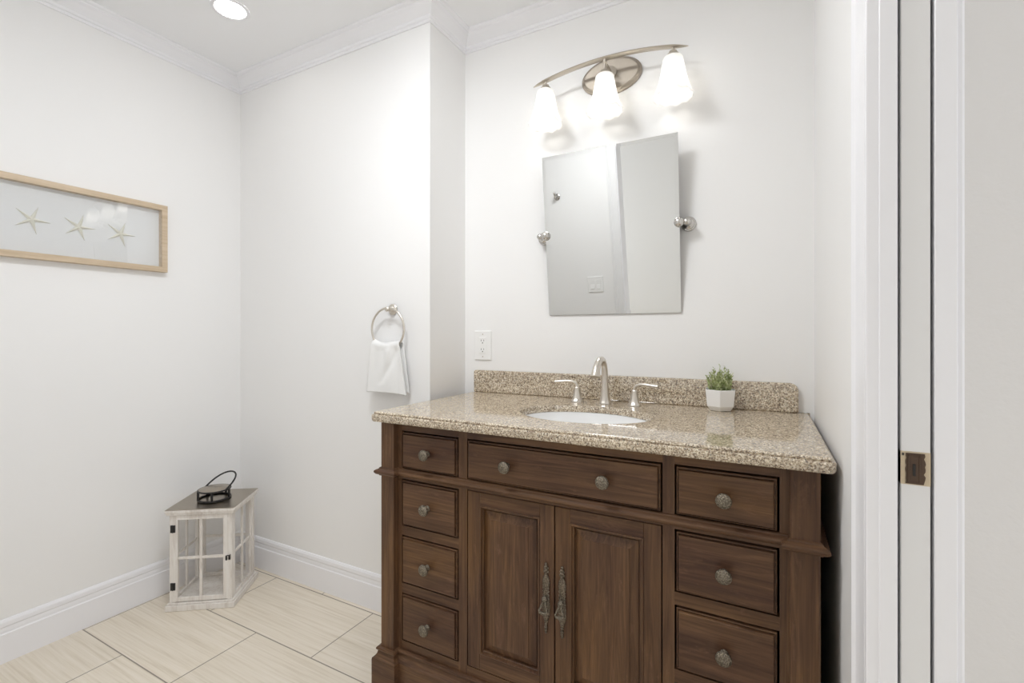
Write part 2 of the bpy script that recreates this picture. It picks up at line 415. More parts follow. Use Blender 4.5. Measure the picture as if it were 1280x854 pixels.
# carcass: sides, back, bottom, dark interior dividers
mb = MB().box(VX0+0.006, VX0+0.024, YP+0.03, 1.722, 0.10, ZT0).box(VX1-0.024, VX1-0.006, YP+0.03, 1.722, 0.10, ZT0)
mb.box(VX0+0.02, VX1-0.02, 1.71, 1.722, 0.10, ZT0).box(VX0+0.02, VX1-0.02, YF+0.02, 1.715, 0.10, 0.118)
mb.box(-0.79, -0.771, YF+0.022, 1.70, 0.11, 0.71).box(-0.209, -0.19, YF+0.022, 1.70, 0.11, 0.71)
obj('carcass', mb, M['wood_z'], van)
# face frame: stiles and rails
y0, y1 = YF, YF+0.022; xa, xb = VX0+0.03, VX1-0.03
for a, b_ in ((xa, cols['L'][0]), (cols['L'][1], cols['C'][0]), (cols['C'][1], cols['R'][0]), (cols['R'][1], xb)):
    obj('frame_stile', MB().box(a, b_, y0, y1, 0.10, ZT0), M['wood_z'], van)
def rail(a, b_, z0, z1): obj('frame_rail', MB().box(a, b_, y0+.0003, y1, z0, z1), M['wood_x'], van)
for k in cols:
    a, b_ = cols[k]
    rail(a, b_, rows[0][1], ZT0); rail(a, b_, rows[1][1] if k != 'C' else DOORZ[1], rows[0][0]); rail(a, b_, 0.10, rows[3][0])
    if k != 'C':
        for i in (1, 2): rail(a, b_, rows[i+1][1], rows[i][0])
# pilasters with a fine recessed line
for a, b_ in ((VX0, VX0+0.052), (VX1-0.0535, VX1)):
    obj('pilaster', MB().box(a, b_, YP, YP+0.05, 0.10, ZT0, 0.0015), M['wood_z'], van)
# waist moulding that steps round the pilasters
wm = [(0.0, -0.0135), (0.004, -0.0135), (0.005, -0.010), (0.011, -0.0085), (0.0155, -0.004), (0.0165, 0.0), (0.0150, 0.0035), (0.010, 0.0065), (0.005, 0.0085), (0.004, 0.0115), (0.0, 0.0135)]
XPL, XPR = VX0+0.052, VX1-0.0535
path = [(VX0, 1.70), (VX0, YP), (XPL, YP), (XPL, YF), (XPR, YF), (XPR, YP), (VX1, YP), (VX1, 1.70)]
def steppath(p): return [(x, y) for x, y in p]
mo = MB()
# travel left-to-right along the front has its right-hand side towards the viewer (-y)
mo.sweep(wm, path, at=0.714)
obj('waist_molding', mo, M['wood_x'], van)
# plinth with cove moulding
bs = [(0.0, 0.158), (0.005, 0.158), (0.0095, 0.1565), (0.0115, 0.1525), (0.0105, 0.149), (0.0070, 0.1470), (0.0068, 0.144), (0.0085, 0.137), (0.0135, 0.129), (0.0195, 0.1255), (0.0205, 0.120), (0.0205, 0.0), (0.0, 0.0)]
obj('plinth', MB().sweep(bs, path), M['wood_x'], van)

def raised_front(x0, x1, z0, z1, yf, ybk, bev, inner=0.0):
    # slab with a moulded edge: fillet, quarter round, flat field
    def rect(i, y): return [(x0+i, y, z0+i), (x1-i, y, z0+i), (x1-i, y, z1-i), (x0+i, y, z1-i)]
    rings = [rect(0, ybk), rect(0, yf+0.0075), rect(0.0006, yf+0.0066), rect(0.0026, yf+0.0062), rect(0.0028, yf+0.0095), rect(0.0052, yf+0.0095), rect(0.0056, yf+0.0016), rect(0.0064, yf+0.0004), rect(0.0078, yf)]
    mb = MB(); mb.loft([[Vector(p) for p in r] for r in rings], cap=True, smooth=False); return mb
def knob(parent, x, z, y):
    prof = [(0.0085, 0), (0.0085, -0.002), (0.0062, -0.0035), (0.0048, -0.006), (0.0046, -0.012), (0.0085, -0.0155), (0.0140, -0.0175), (0.0168, -0.0205), (0.0170, -0.0225), (0.0160, -0.0250), (0.0125, -0.0272), (0.0065, -0.0285), (0.0015, -0.0288)]
    o = obj('knob', MB().lathe(prof, (x, y, z), 'y', 28), M['pewter'], parent); o['label'] = 'round embossed pewter knob'; return o
GAP = 0.0046; YD = YF-0.0085
for k in ('L', 'C', 'R'):
    for i, (z0, z1) in enumerate(rows):
        if k == 'C' and i: continue
        a, b_ = cols[k]
        d = obj('drawer', raised_front(a+GAP, b_-GAP, z0+GAP, z1-GAP, YD, YF+0.02, 0.0062), M['wood_x'], van)
        xm = (a+b_)/2; zm = (z0+z1)/2
        for xx in ([xm-0.1375, xm+0.1375] if k == 'C' else [xm]): knob(d, xx, zm, YD)

def door(x0, x1, hx):
    z0, z1 = DOORZ[0]+0.002, DOORZ[1]-0.0015
    yf = YF-0.001; st = 0.0415
    px0, px1, pz0, pz1 = x0+st, x1-st, z0+0.046, z1-0.038
    def rect(i, y): return [Vector((px0+i, y, pz0+i)), Vector((px1-i, y, pz0+i)), Vector((px1-i, y, pz1-i)), Vector((px0+i, y, pz1-i))]
    d = obj('door', MB().loft([rect(0.002, yf+0.018), rect(0.002, yf+0.0145), rect(0.0135, yf+0.0140), rect(0.0140, yf+0.0115), rect(0.0340, yf+0.0035), rect(0.0345, yf+0.0010), rect(0.0360, yf+0.0006)], cap=True, smooth=False), M['wood_z'], van)
    for a, b_ in ((x0, px0), (px1, x1)): obj('door_stile', MB().box(a, b_, yf, yf+0.02, z0, z1, 0.0012), M['wood_z'], d)
    for a, b_ in ((z0, pz0), (pz1, z1)): obj('door_rail', MB().box(px0, px1, yf+.0002, yf+0.02, a, b_, 0.001), M['wood_x'], d)
    # sticking (inner bead) plus raised field
    bead = [(0, 0), (0.0, -0.0008), (-0.0022, -0.0020), (-0.0044, -0.0010), (-0.0050, 0.0050), (-0.0080, 0.0052), (-0.0092, 0.0068), (-0.0096, 0.0135), (0, 0.0135)]
    loop = [(px0, pz0), (px0, pz1), (px1, pz1), (px1, pz0)]
    obj('panel_bead', MB().sweep([(-o, u) for o, u in bead], loop, closed=True, plane='xz', at=yf), M['wood_z'], d)
    # ornate drop pull
    zt, zb = 0.5425, 0.3535; zc_ = (zt+zb)/2; y = yf
    mb = MB()
    for zz, r in ((zt-0.004, .0042), (zt-0.011, .0050), (zt-0.020, .0058), (zt-0.029, .0048), (zb+0.004, .0036), (zb+0.010, .0044), (zb+0.018, .0052), (zb+0.026, .0042)):
        mb.ball((hx, y-0.003, zz), r, (1, 0.8, 1), 10)
    for s_ in (-1, 1):
        mb.ball((hx+s_*0.005, y-0.002, zt-0.0245), .0036, (1, .8, 1), 8); mb.ball((hx+s_*0.0045, y-0.002, zt-0.015), .003, (1, .8, 1), 8)
    prof = [(zt-0.030, .0035), (zt-0.040, .0090), (zt-0.052, .0115), (zt-0.062, .0100), (zt-0.074, .0075), (zt-0.086, .0082), (zt-0.098, .0100), (zt-0.112, .0115), (zt-0.126, .0120), (zt-0.138, .0105), (zt-0.150, .0070), (zt-0.160, .0042), (zt-0.166, .003)]
    mb.tube([(hx, y-0.0022, z) for z, r in prof], [r for z, r in prof], 14, True, sx=0.42, up=(1, 0, 0))
    for j in range(8):
        zz = zt-0.068-0.009*j
        for s_ in (-1, 1): mb.ball((hx+s_*0.0078, y-0.003, zz), .0027, (1, 1, 1), 8)
    pb = obj('pull', mb, M['bronze'], d); pb['label'] = 'ornate antique bronze drop pull'
    bail = MB().ball((hx, y-0.012, zt-0.094), .0085, (1, 0.9, 1.1), 12).tube([(hx, y-0.002, zt-0.094), (hx, y-0.012, zt-0.094)], .0045, 10)
    bail.tube([(hx-0.002, y-0.015, zt-0.097), (hx-0.008, y-0.019, zt-0.112), (hx-0.0115, y-0.021, zt-0.120), (hx-0.009, y-0.0215, zt-0.1245), (hx, y-0.0225, zt-0.126), (hx+0.009, y-0.0215, zt-0.1245), (hx+0.0115, y-0.021, zt-0.120), (hx+0.008, y-0.019, zt-0.112), (hx+0.002, y-0.015, zt-0.097)], [.0030, .0028, .0032, .0040, .0046, .0040, .0032, .0028, .0030], 10)
    obj('bail', bail, M['pewter'], pb)
XM = -0.4898
door(cols['C'][0]+0.003, XM-0.0018, XM-0.0235)
door(XM+0.0018, cols['C'][1]-0.003, XM+0.0225)

# ------------------------------------------------------------------ granite worktop with oval cut-out and backsplash
ZT = 0.9044; CX0, CX1, CY0, CY1 = -1.1045, 0.1255, 1.1155, 1.7318
ct = thing('countertop', 'polished tan speckled granite counter slab with backsplash on the dark vanity', 'countertop', (XC, 1.43, ZT0))
def rrect(x0, x1, y0, y1, r, n=6):
    pts = []
    # clockwise from back-left: up the outline so that the right-hand side of travel points outwards is handled by caller
    for cx_, cy_, a0, rr in ((x0, y0, PI, r), (x1, y0, 1.5*PI, r), (x1, y1, 0, 0.002), (x0, y1, .5*PI, 0.002)):
        ox = cx_+rr if cx_ == x0 else cx_-rr; oy = cy_+rr if cy_ == y0 else cy_-rr
        for k in range(n+1):
            a = a0+k/n*PI/2; pts.append((ox+rr*math.cos(a), oy+rr*math.sin(a)))
    return pts      # counter-clockwise; right-hand side of travel is outwards
outl = rrect(CX0, CX1, CY0, CY1, 0.016)
edge = [(-0.0130, 0.0), (-0.0090, -0.0005), (-0.0066, -0.0024), (-0.0060, -0.0046), (-0.0074, -0.0064), (-0.0074, -0.0078), (-0.0024, -0.0080), (0.0, -0.0110), (0.0, -0.0225), (-0.0012, -0.0275), (-0.0045, -0.0308), (-0.0120, -0.0314), (-0.0280, -0.0314), (-0.0280, -0.0212)]
mb = MB()
n_o = len(outl); P = [Vector(p) for p in outl]
rings = []
for i in range(n_o):
    d1 = (P[i]-P[i-1]).normalized(); d2 = (P[(i+1) % n_o]-P[i]).normalized()
    n1 = Vector((d1.y, -d1.x)); n2 = Vector((d2.y, -d2.x)); m_ = (n1+n2)/(1+n1.dot(n2))
    if outl[i][1] > CY1-0.003: m_ = Vector((m_.x, 0)) if abs(m_.x) > 0.2 else Vector((0, 0))
    rings.append([Vector(((P[i]+m_*o).x, (P[i]+m_*o).y, ZT+u)) for o, u in edge])
rr_ = [list(r) for r in zip(*rings)]
mb.loft(rr_, cap=False, smooth=True)
SX, SY, SA, SB = -0.4925, 1.398, 0.205, 0.153
# dense outline for the hole ring
inner_top = rr_[0]; inner_bot = rr_[-1]
def dens(ring, m=10):
    out = []
    for i in range(len(ring)):
        a, b2 = ring[i], ring[(i+1) % len(ring)]
        k = max(1, int((b2-a).length/0.03))
        for j in range(k): out.append(a.lerp(b2, j/k))
    return out
for ring, zz in ((inner_top, ZT), (inner_bot, ZT-0.0212)):
    R_ = dens(ring); n = len(R_)
    def ell(p, ea=0.0):
        a = math.atan2((p.y-SY)/SB, (p.x-SX)/SA); return Vector((SX+(SA+ea)*math.cos(a), SY+(SB+ea)*math.sin(a), zz))
    E_ = [ell(p, 0.003 if zz == ZT else 0.0) for p in R_]
    mb.add(R_+E_, [(k, (k+1) % n, n+(k+1) % n, n+k) for k in range(n)])
N = 96
def er(ea, z): return [Vector((SX+(SA+ea)*math.cos(2*PI*k/N), SY+(SB+ea)*math.sin(2*PI*k/N), z)) for k in range(N)]
mb.loft([er(0.003, ZT), er(0.0008, ZT-0.0008), er(0, ZT-0.003), er(0, ZT-0.0212)], cap=False, smooth=True)
obj('worktop', mb, M['granite'], ct)
# backsplash: rounded upper corners
bx0, bx1, bz0, bz1 = -1.0975, 0.0925, ZT, 0.9965
pts = [(bx0, bz0), (bx1, bz0)]
for cx_, a0, r in ((bx1-0.024, 0, 0.024), (bx0+0.010, PI/2, 0.010)):
    for k in range(9): a = a0+k/8*PI/2; pts.append((cx_+r*math.cos(a), bz1-r+r*math.sin(a)))
obj('backsplash', MB().poly_prism(pts, 1.7135, 1.7322, 'xz'), M['granite'], ct, bevel=0.004)

# sink basin hung under the slab
sk = thing('sink_basin', 'white oval undermount sink bowl set in the granite counter', 'sink', (SX, SY, ZT-0.17))
zr = ZT-0.0215
prof = [(1.0+.010/SA, 0.0), (1.0-.004/SA, -0.001), (0.975, -0.010), (0.93, -0.045), (0.85, -0.085), (0.70, -0.118), (0.45, -0.136), (0.20, -0.142), (0.10, -0.144)]
outer = [(0.10, -0.152), (0.45, -0.146), (0.72, -0.128), (0.88, -0.094), (0.96, -0.050), (1.0+.010/SA, -0.0095)]
rg = []
for f_, h_ in prof+outer: rg.append([Vector((SX+SA*f_*math.cos(2*PI*k/64), SY+SB*f_*math.sin(2*PI*k/64), zr+h_)) for k in range(64)])
sm_ = MB(); sm_.loft(rg, cap=False, closed=True)
obj('bowl', sm_, M['ceramic'], sk)
obj('drain', MB().lathe([(0.026, zr-0.1445), (0.026, zr-0.139), (0.022, zr-0.1375), (0.019, zr-0.1395), (0.004, zr-0.1395), (0.001, zr-0.139)], (SX, SY, 0), 'z', 28), M['nickel'], sk)

# ------------------------------------------------------------------ faucet
FX, FY = -0.4975, 1.633
fa = thing('faucet', 'brushed nickel widespread faucet with arched spout and two lever handles behind the sink', 'faucet', (FX, FY, ZT))
flute = lambda r, h, a: (r*(1+0.035*math.cos(10*a)), h)
sp = MB().lathe([(0.0225, ZT+.0002), (0.0225, ZT+.004), (0.0205, ZT+.007), (0.0180, ZT+.014), (0.0150, ZT+.032), (0.0126, ZT+.058), (0.0112, ZT+.085)], (FX, FY, 0), 'z', 40, mod=flute)
arc = [(1.633, 0.985), (1.633, 1.005), (1.6305, 1.025), (1.623, 1.043), (1.610, 1.056), (1.593, 1.062), (1.575, 1.0605), (1.556, 1.052), (1.541, 1.038), (1.531, 1.022), (1.525, 1.008)]
rad = [.0113, .0110, .0107, .0105, .0105, .0105, .0107, .0116, .0128, .0140, .0152]
sp.tube([(FX, y, z) for y, z in arc], rad, 20)
sp.tube([(FX, 1.5262, 1.0112), (FX, 1.5245, 1.0065)], [.0160, .0160], 20)
obj('spout', sp, M['nickel'], fa)
for s_ in (-1, 1):
    hx = FX+s_*0.1035
    hb = MB().lathe([(0.0230, ZT+.0002), (0.0230, ZT+.0035), (0.0210, ZT+.0065), (0.0175, ZT+.010), (0.0150, ZT+.022), (0.0118, ZT+.036), (0.0098, ZT+.046), (0.0100, ZT+.049), (0.0088, ZT+.052), (0.0060, ZT+.055), (0.0040, ZT+.056)], (hx, FY, 0), 'z', 40, mod=flute)
    ho = obj('handle', hb, M['nickel'], fa)
    lv = MB().tube([(hx, FY, ZT+.052), (hx+s_*.001, FY, ZT+.060), (hx+s_*.006, FY-.001, ZT+.068), (hx+s_*.018, FY-.003, ZT+.0735), (hx+s_*.036, FY-.006, ZT+.0745), (hx+s_*.060, FY-.010, ZT+.0725), (hx+s_*.081, FY-.013, ZT+.0705)], [.0058, .0055, .0050, .0044, .0042, .0046, .0052], 14, sx=1.25)
    obj('lever', lv, M['nickel'], ho)

# ------------------------------------------------------------------ potted plant
PX, PY = -0.1262, 1.661
pp = thing('potted_plant', 'small green sprig plant in faceted white pot on the granite counter', 'plant', (PX, PY, ZT))
def hexring(r, z, rot=math.radians(-90+4)): return [Vector((PX+r*math.cos(rot+k*PI/3), PY+r*math.sin(rot+k*PI/3), z)) for k in range(6)]
pot = MB().loft([hexring(.030, ZT+.0005), hexring(.0335, ZT+.001), hexring(.0445, ZT+.016), hexring(.0500, ZT+.0665), hexring(.0500, ZT+.0685), hexring(.0470, ZT+.0685), hexring(.0440, ZT+.056)], cap=True, smooth=False)
obj('pot', pot, M['ceramic'], pp, bevel=0.0012)
obj('soil', MB().loft([hexring(.0436, ZT+.057), hexring(.0448, ZT+.0600)], cap=True, smooth=False), M['soil'], pp)
rnd = random.Random(11); fl = MB()
def leaf(mb, base, d, L, w):
    d = d.normalized(); a = d.cross(Vector((rnd.uniform(-1, 1), rnd.uniform(-1, 1), rnd.uniform(-1, 1)))).normalized(); nn = d.cross(a)
    p = [base, base+d*L*.4+a*w+nn*w*.3, base+d*L+nn*w*.5, base+d*L*.4-a*w+nn*w*.3, base+d*L*.45]
    mb.add(p, [(0, 1, 4), (1, 2, 4), (2, 3, 4), (3, 0, 4)])
for s_ in range(48):
    a = rnd.uniform(0, 2*PI); r0 = 0.029*math.sqrt(rnd.random()); lean = 0.22*r0/0.029+rnd.uniform(0, .08)
    hgt = rnd.uniform(.045, .085)*(1.12-0.45*r0/0.029)
    b0 = Vector((PX+r0*math.cos(a), PY+r0*.8*math.sin(a), ZT+.060)); dr_ = Vector((math.cos(a)*lean, math.sin(a)*lean*.8, 1)).normalized()
    fl.tube([b0, b0+dr_*hgt*.5, b0+dr_*hgt], [.0009, .0008, .0005], 5)
    for k in range(18):
        t = (k+1)/18; a2 = k*2.4
        dd = dr_*0.75+Vector((math.cos(a2), math.sin(a2), rnd.uniform(-.1, .5)))*(0.85-.35*t)
        leaf(fl, b0+dr_*hgt*t, dd, rnd.uniform(.008, .014)*(1.15-.45*t), rnd.uniform(.0017, .0028))
obj('foliage', fl, M['leaf'], pp)

# ------------------------------------------------------------------ tilting mirror
mt = 0.1201; mx_, my_, mz_ = -0.503, 1.690, 1.5228; mw, mh = 0.4958, 0.6019
mi = thing('tilting_mirror', 'frameless rectangular wall mirror tilted forward between two nickel brackets above the faucet', 'mirror', (mx_, 1.7328, mz_))
def mp(a, b_, off): return Vector((mx_+a, my_-b_*math.sin(mt)-off*math.cos(mt), mz_+b_*math.cos(mt)-off*math.sin(mt)))
def mr(i, off): return [mp(sx*(mw/2-i), sz*(mh/2-i), off) for sx, sz in ((-1, -1), (1, -1), (1, 1), (-1, 1))]
obj('mirror_glass', MB().loft([mr(0, -0.006), mr(0, -0.0004), mr(0.012, 0.0)], cap=True, smooth=False), M['mirror'], mi)
zpv = 1.5285
for s_ in (-1, 1):
    ex = mx_+s_*mw/2; rx = mx_+s_*(mw/2+0.0235)
    br = MB().lathe([(0.0255, 0.0), (0.0255, -0.004), (0.0235, -0.0065), (0.0195, -0.0075), (0.0185, -0.010), (0.0135, -0.012), (0.0105, -0.015), (0.0085, -0.020), (0.0085, -0.032), (0.0115, -0.036), (0.0125, -0.043), (0.0105, -0.050), (0.005, -0.0535), (0.001, -0.054)], (rx, 1.7326, zpv), 'y', 30)
    br.tube([(rx, my_, zpv), (ex-s_*0.004, my_, zpv)], .0055, 12)
    bo = obj('bracket', br, M['chrome'], mi)
    obj('clamp_knob', MB().lathe([(0.0065, -0.008), (0.0120, -0.0065), (0.0165, -0.001), (0.0172, 0.004), (0.0150, 0.010), (0.0095, 0.0145), (0.003, 0.0162), (0.0005, 0.0163)], (ex-s_*0.001, my_-0.004, zpv), 'y', 28).move(lambda p: Vector((p.x, 2*(my_-0.004)-p.y, p.z))), M['chrome'], bo)

# ------------------------------------------------------------------ vanity light bar
LX, LY = -0.5025, 1.648; LZT = 2.073
vl = thing('vanity_light', 'arched brushed nickel light bar with three frosted bell shades above the mirror', 'light fixture', (LX, 1.7328, 2.10))
def oval(sc, y): return [Vector((LX+0.113*sc*math.cos(2*PI*k/64) if sc > 0 else LX, y, 2.105+(0.113*sc-0.0455)*math.sin(2*PI*k/64))) for k in range(64)]
def ov(i, y): return [Vector((LX+(0.1135-i)*math.cos(2*PI*k/64), y, 2.105+(0.0685-i)*math.sin(2*PI*k/64))) for k in range(64)]
obj('backplate', MB().loft([ov(0, 1.7326), ov(0, 1.727), ov(0.003, 1.7235), ov(0.006, 1.7225), ov(0.010, 1.7165), ov(0.0125, 1.7150), ov(0.0145, 1.7160)], cap=True), M['plate'], vl)
def barz(x): return 2.131-0.0355*((x-LX)/0.281)**2
rings = []
for i in range(41):
    t = -1+2*i/40; x = LX+0.281*t; tp = min(1.0, (1-abs(t))/0.16); hw = 0.0125*(0.12+.88*tp**.7); hh = 0.0048*(0.35+.65*tp)
    rings.append([Vector((x, LY+hw*math.cos(a), barz(x)+hh*math.sin(a))) for a in [2*PI*k/14 for k in range(14)]])
obj('arched_bar', MB().loft(rings), M['satin'], vl)
arm = MB().lathe([(0.024, 1.7155), (0.024, 1.711), (0.016, 1.707), (0.0075, 1.704), (0.0075, 1.66)], (LX, 0, 2.112), 'y', 24)
arm.tube([(LX, 1.672, 2.112), (LX, 1.654, 2.113), (LX, LY, 2.118), (LX, LY, 2.130)], [.0075, .0075, .007, .0065], 14)
obj('arm', arm, M['satin'], vl)
for dx in (-0.2300, 0.0, 0.2330):
    x = LX+dx
    col = MB().lathe([(0.0045, barz(x)-0.001), (0.0045, LZT+.020), (0.0125, LZT+.018), (0.0135, LZT+.013), (0.0125, LZT+.011), (0.0190, LZT+.008), (0.0225, LZT+.002), (0.0230, LZT-.006), (0.0200, LZT-.006), (0.0195, LZT-.002)], (x, LY, 0), 'z', 28)
    col.lathe([(0.014, LZT-.001), (0.014, LZT-.045), (0.010, LZT-.048)], (x, LY, 0), 'z', 20)
    so = obj('socket', col, M['satin'], vl)
    def scal(r, h, a):
        t = max(0.0, min(1.0, (LZT-h-0.030)/0.10)); return r*(1+0.016*t*math.cos(10*a)), h+0.0028*t*t*math.cos(10*a)
    pr = [(0.0225, LZT-.001), (0.0290, LZT-.003), (0.0325, LZT-.008), (0.0345, LZT-.022), (0.0375, LZT-.043), (0.0420, LZT-.067), (0.0480, LZT-.091), (0.0560, LZT-.114), (0.0620, LZT-.128), (0.0645, LZT-.134)]
    inn = [(r-0.0028, h) for r, h in pr[::-1]]
    sh = obj('shade', MB().lathe(pr+inn, (x, LY, 0), 'z', 80, mod=scal, cap=False), M['frosted'], vl); sh['label'] = 'frosted white glass bell shade'
    obj('bulb', MB().lathe([(0.011, LZT-.046), (0.0125, LZT-.052), (0.020, LZT-.062), (0.0260, LZT-.076), (0.0260, LZT-.085), (0.021, LZT-.096), (0.011, LZT-.102), (0.001, LZT-.1035)], (x, LY, 0), 'z', 24), M['bulb'], sh)

# ------------------------------------------------------------------ electrical outlet
def plate(name, label, cat, cx_, cz_, y, w, h, kind, sgn=-1):
    t = thing(name, label, cat, (cx_, y, cz_))
    Y = lambda d: y+sgn*d
    def bx(mb, x0, x1, d0, d1, z0, z1, bev=0): return mb.box(x0, x1, min(Y(d0), Y(d1)), max(Y(d0), Y(d1)), z0, z1, bev)
    obj('cover_plate', bx(MB(), cx_-w/2, cx_+w/2, 0.0002, 0.0062, cz_-h/2, cz_+h/2, 0.002), M['plastic'], t)
    if kind == 'outlet':
        obj('receptacle', bx(MB(), cx_-.0175, cx_+.0175, .004, .0078, cz_-.0345, cz_+.0345, .0012), M['plastic'], t)
        for dz in (-0.0185, 0.0185):
            sl = MB(); bx(sl, cx_-.0075, cx_-.0055, .007, .0081, cz_+dz-.0015, cz_+dz+.0065); bx(sl, cx_+.0050, cx_+.0070, .007, .0081, cz_+dz-.0005, cz_+dz+.0060)
            sl.lathe([(0.0026, Y(.007)), (0.0026, Y(.0081))], (cx_, 0, cz_+dz-.0075), 'y', 12)
            obj('socket_slots', sl, M['darkhole'], t)
        for dz in (-0.0475, 0.0475): obj('screw', MB().lathe([(0.0028, Y(.006)), (0.0028, Y(.0068)), (0.001, Y(.0070))], (cx_, 0, cz_+dz), 'y', 12), M['satin'], t)
    else:
        for dx in (-0.023, 0.023):
            mb = MB(); n = 5
            ring = [(0, .0055), (0, .0065)]
            mb.add([(cx_+dx+sx*.0165, Y(d), cz_+z) for sx in (-1, 1) for d, z in ((.004, -.033), (.0105, -.033), (.0068, .002), (.0082, .033), (.004, .033))],
                   [(0, 1, 2, 3, 4), (9, 8, 7, 6, 5), (0, 5, 6, 1), (1, 6, 7, 2), (2, 7, 8, 3), (3, 8, 9, 4), (4, 9, 5, 0)])
            obj('rocker', mb, M['plastic'], t)
    return t
plate('electrical_outlet', 'white duplex electrical outlet on the wall left of the backsplash', 'outlet', -1.0595, 1.1010, YV, 0.082, 0.124, 'outlet')
plate('light_switch', 'white double rocker light switch plate reflected in the lower part of the mirror', 'light switch', -1.135, 1.100, YB, 0.120, 0.118, 'switch', 1)

# ------------------------------------------------------------------ towel ring and towel
RX, RZ, RY, RR = -1.340, 1.1695, 1.4530, 0.0845
tr = thing('towel_ring', 'brushed nickel towel ring mounted on the narrow wall left of the vanity', 'towel ring', (RX, YT, 1.2477))
zt_ = 1.2495
obj('wall_mount', MB().lathe([(0.0225, YT-.0002), (0.0225, YT-.005), (0.0195, YT-.008), (0.0150, YT-.0095), (0.0125, YT-.014), (0.0085, YT-.018), (0.0075, YT-.030), (0.0095, YT-.034), (0.0100, YT-.038), (0.0060, YT-.043), (0.001, YT-.044)], (RX, 0, zt_), 'y', 28), M['nickel'], tr)
obj('ring', MB().ringtube([(RX+RR*math.cos(2*PI*k/64), RY, RZ+RR*math.sin(2*PI*k/64)) for k in range(64)], .0043, 12), M['nickel'], tr)
def towel():
    nu, nv = 36, 46; layers = []
    for side, zb, w0, w1, dxb in ((-1, 0.912, 0.066, 0.1035, 0.0), (1, 0.921, 0.0655, 0.097, 0.0)):
        g = []
        for j in range(nv+1):
            t = j/nv; row = []
            for i in range(nu+1):
                u = -1+2*i/nu
                top = 1.1125+0.0125*abs(u)**1.5+0.002*math.sin(4.2*u+0.4)
                wz = w0+(w1-w0)*(t**0.8)
                x = RX+wz*u+0.004*t+dxb*t
                z = top*(1-t)+(zb+0.0035*math.sin(2.1*u+1.0)-0.004*u)*t
                fold = 0.0070*math.sin(5.2*u+0.5+0.8*t)*(1-0.55*t)+0.0035*math.sin(9.5*u-0.6)*(1-t)**1.5
                bulge = 0.0155*min(1.0, t*18)**0.5-0.003*t
                fold += -0.009*math.exp(-((u+0.55-1.5*(1-t))/0.22)**2)*math.sin(PI*min(1, t*1.15))*(1 if side < 0 else 0)
                hem = 0.0010 if 0.915 < t < 0.93 else 0.0
                y = RY+side*(bulge+fold*min(1, t*6)*0.8-hem)
                y = min(y, YT-0.004)
                row.append(Vector((x, y, z)))
            g.append(row)
        layers.append(g)
    front, back = layers
    rows_ = front[::-1]+back[1:]
    # blend the seam over the ring
    v = [p for r in rows_ for p in r]; n = nu+1; f = []
    for j in range(len(rows_)-1):
        for i in range(nu): f.append((j*n+i, j*n+i+1, (j+1)*n+i+1, (j+1)*n+i))
    return MB().add(v, f, True)
tw = obj('hand_towel', towel(), M['towel']); tag(tw, 'white terry hand towel draped through the nickel towel ring', 'towel')
so = tw.modifiers.new('thickness', 'SOLIDIFY'); so.thickness = 0.004; so.offset = 0

# ------------------------------------------------------------------ framed starfish picture on the left wall
FY1 = 1.1370; FY0 = 0.200; FZ0, FZ1 = 1.4210, 1.7130; FD = 0.030; FWD = 0.0225
pf = thing('framed_picture', 'long pale oak shadow box with white starfish hanging on the left wall', 'picture', (XL, (FY0+FY1)/2, FZ0))
xf = XL+FD
def frect(i, x): return [Vector((x, FY0+i, FZ0+i)), Vector((x, FY1-i, FZ0+i)), Vector((x, FY1-i, FZ1-i)), Vector((x, FY0+i, FZ1-i))]
obj('frame', MB().loft([frect(0, XL+.0005), frect(0, xf-.001), frect(.001, xf), frect(FWD-.001, xf), frect(FWD, xf-.001), frect(FWD, XL+.004), frect(FWD, XL+.0005)], cap=False, closed=True, smooth=False), M['oak'], pf)
obj('mat_board', MB().box(XL+.001, XL+.004, FY0+.01, FY1-.01, FZ0+.01, FZ1-.01), M['matboard'], pf)
obj('glass_pane', MB().box(xf-.006, xf-.004, FY0+FWD, FY1-FWD, FZ0+FWD, FZ1-FWD), M['picglass'], pf)
def starfish(yc, zc_, rot, R):
    ctr = [Vector((0, 0))]; o = []
    for k in range(10):
        a = rot+k*PI/5; r = R if k % 2 == 0 else R*0.20; o.append((r*math.cos(a), r*math.sin(a)))
    mb = MB(); x0 = XL+.0042
    v = [(x0+.009, yc, zc_)]+[(x0+(.0025 if k % 2 == 0 else .003), yc+p[0], zc_+p[1]) for k, p in enumerate(o)]
    v += [(x0, yc+p[0]*1.02, zc_+p[1]*1.02) for p in o]
    mid = [(x0+.0075, yc+o[k][0]*.45, zc_+o[k][1]*.45) for k in range(0, 10, 2)]
    b0 = len(v); v += mid
    f = []
    for k in range(5):
        t = 1+2*k; nx = 1+(2*k+1) % 10; pv = 1+(2*k-1) % 10; md = b0+k
        f += [(0, md, nx), (0, pv, md), (md, t, nx), (md, pv, t)]
    for k in range(10): f.append((1+k, 11+k, 11+(k+1) % 10, 1+(k+1) % 10))
    return mb.add(v, f)
for i, yc in enumerate((0.973, 0.838, 0.703, 0.568, 0.433)):
    obj('starfish', starfish(yc, 1.563+0.001*i, math.radians([-1, 2, -3, 3, 0][i]), 0.052), M['star'], pf)

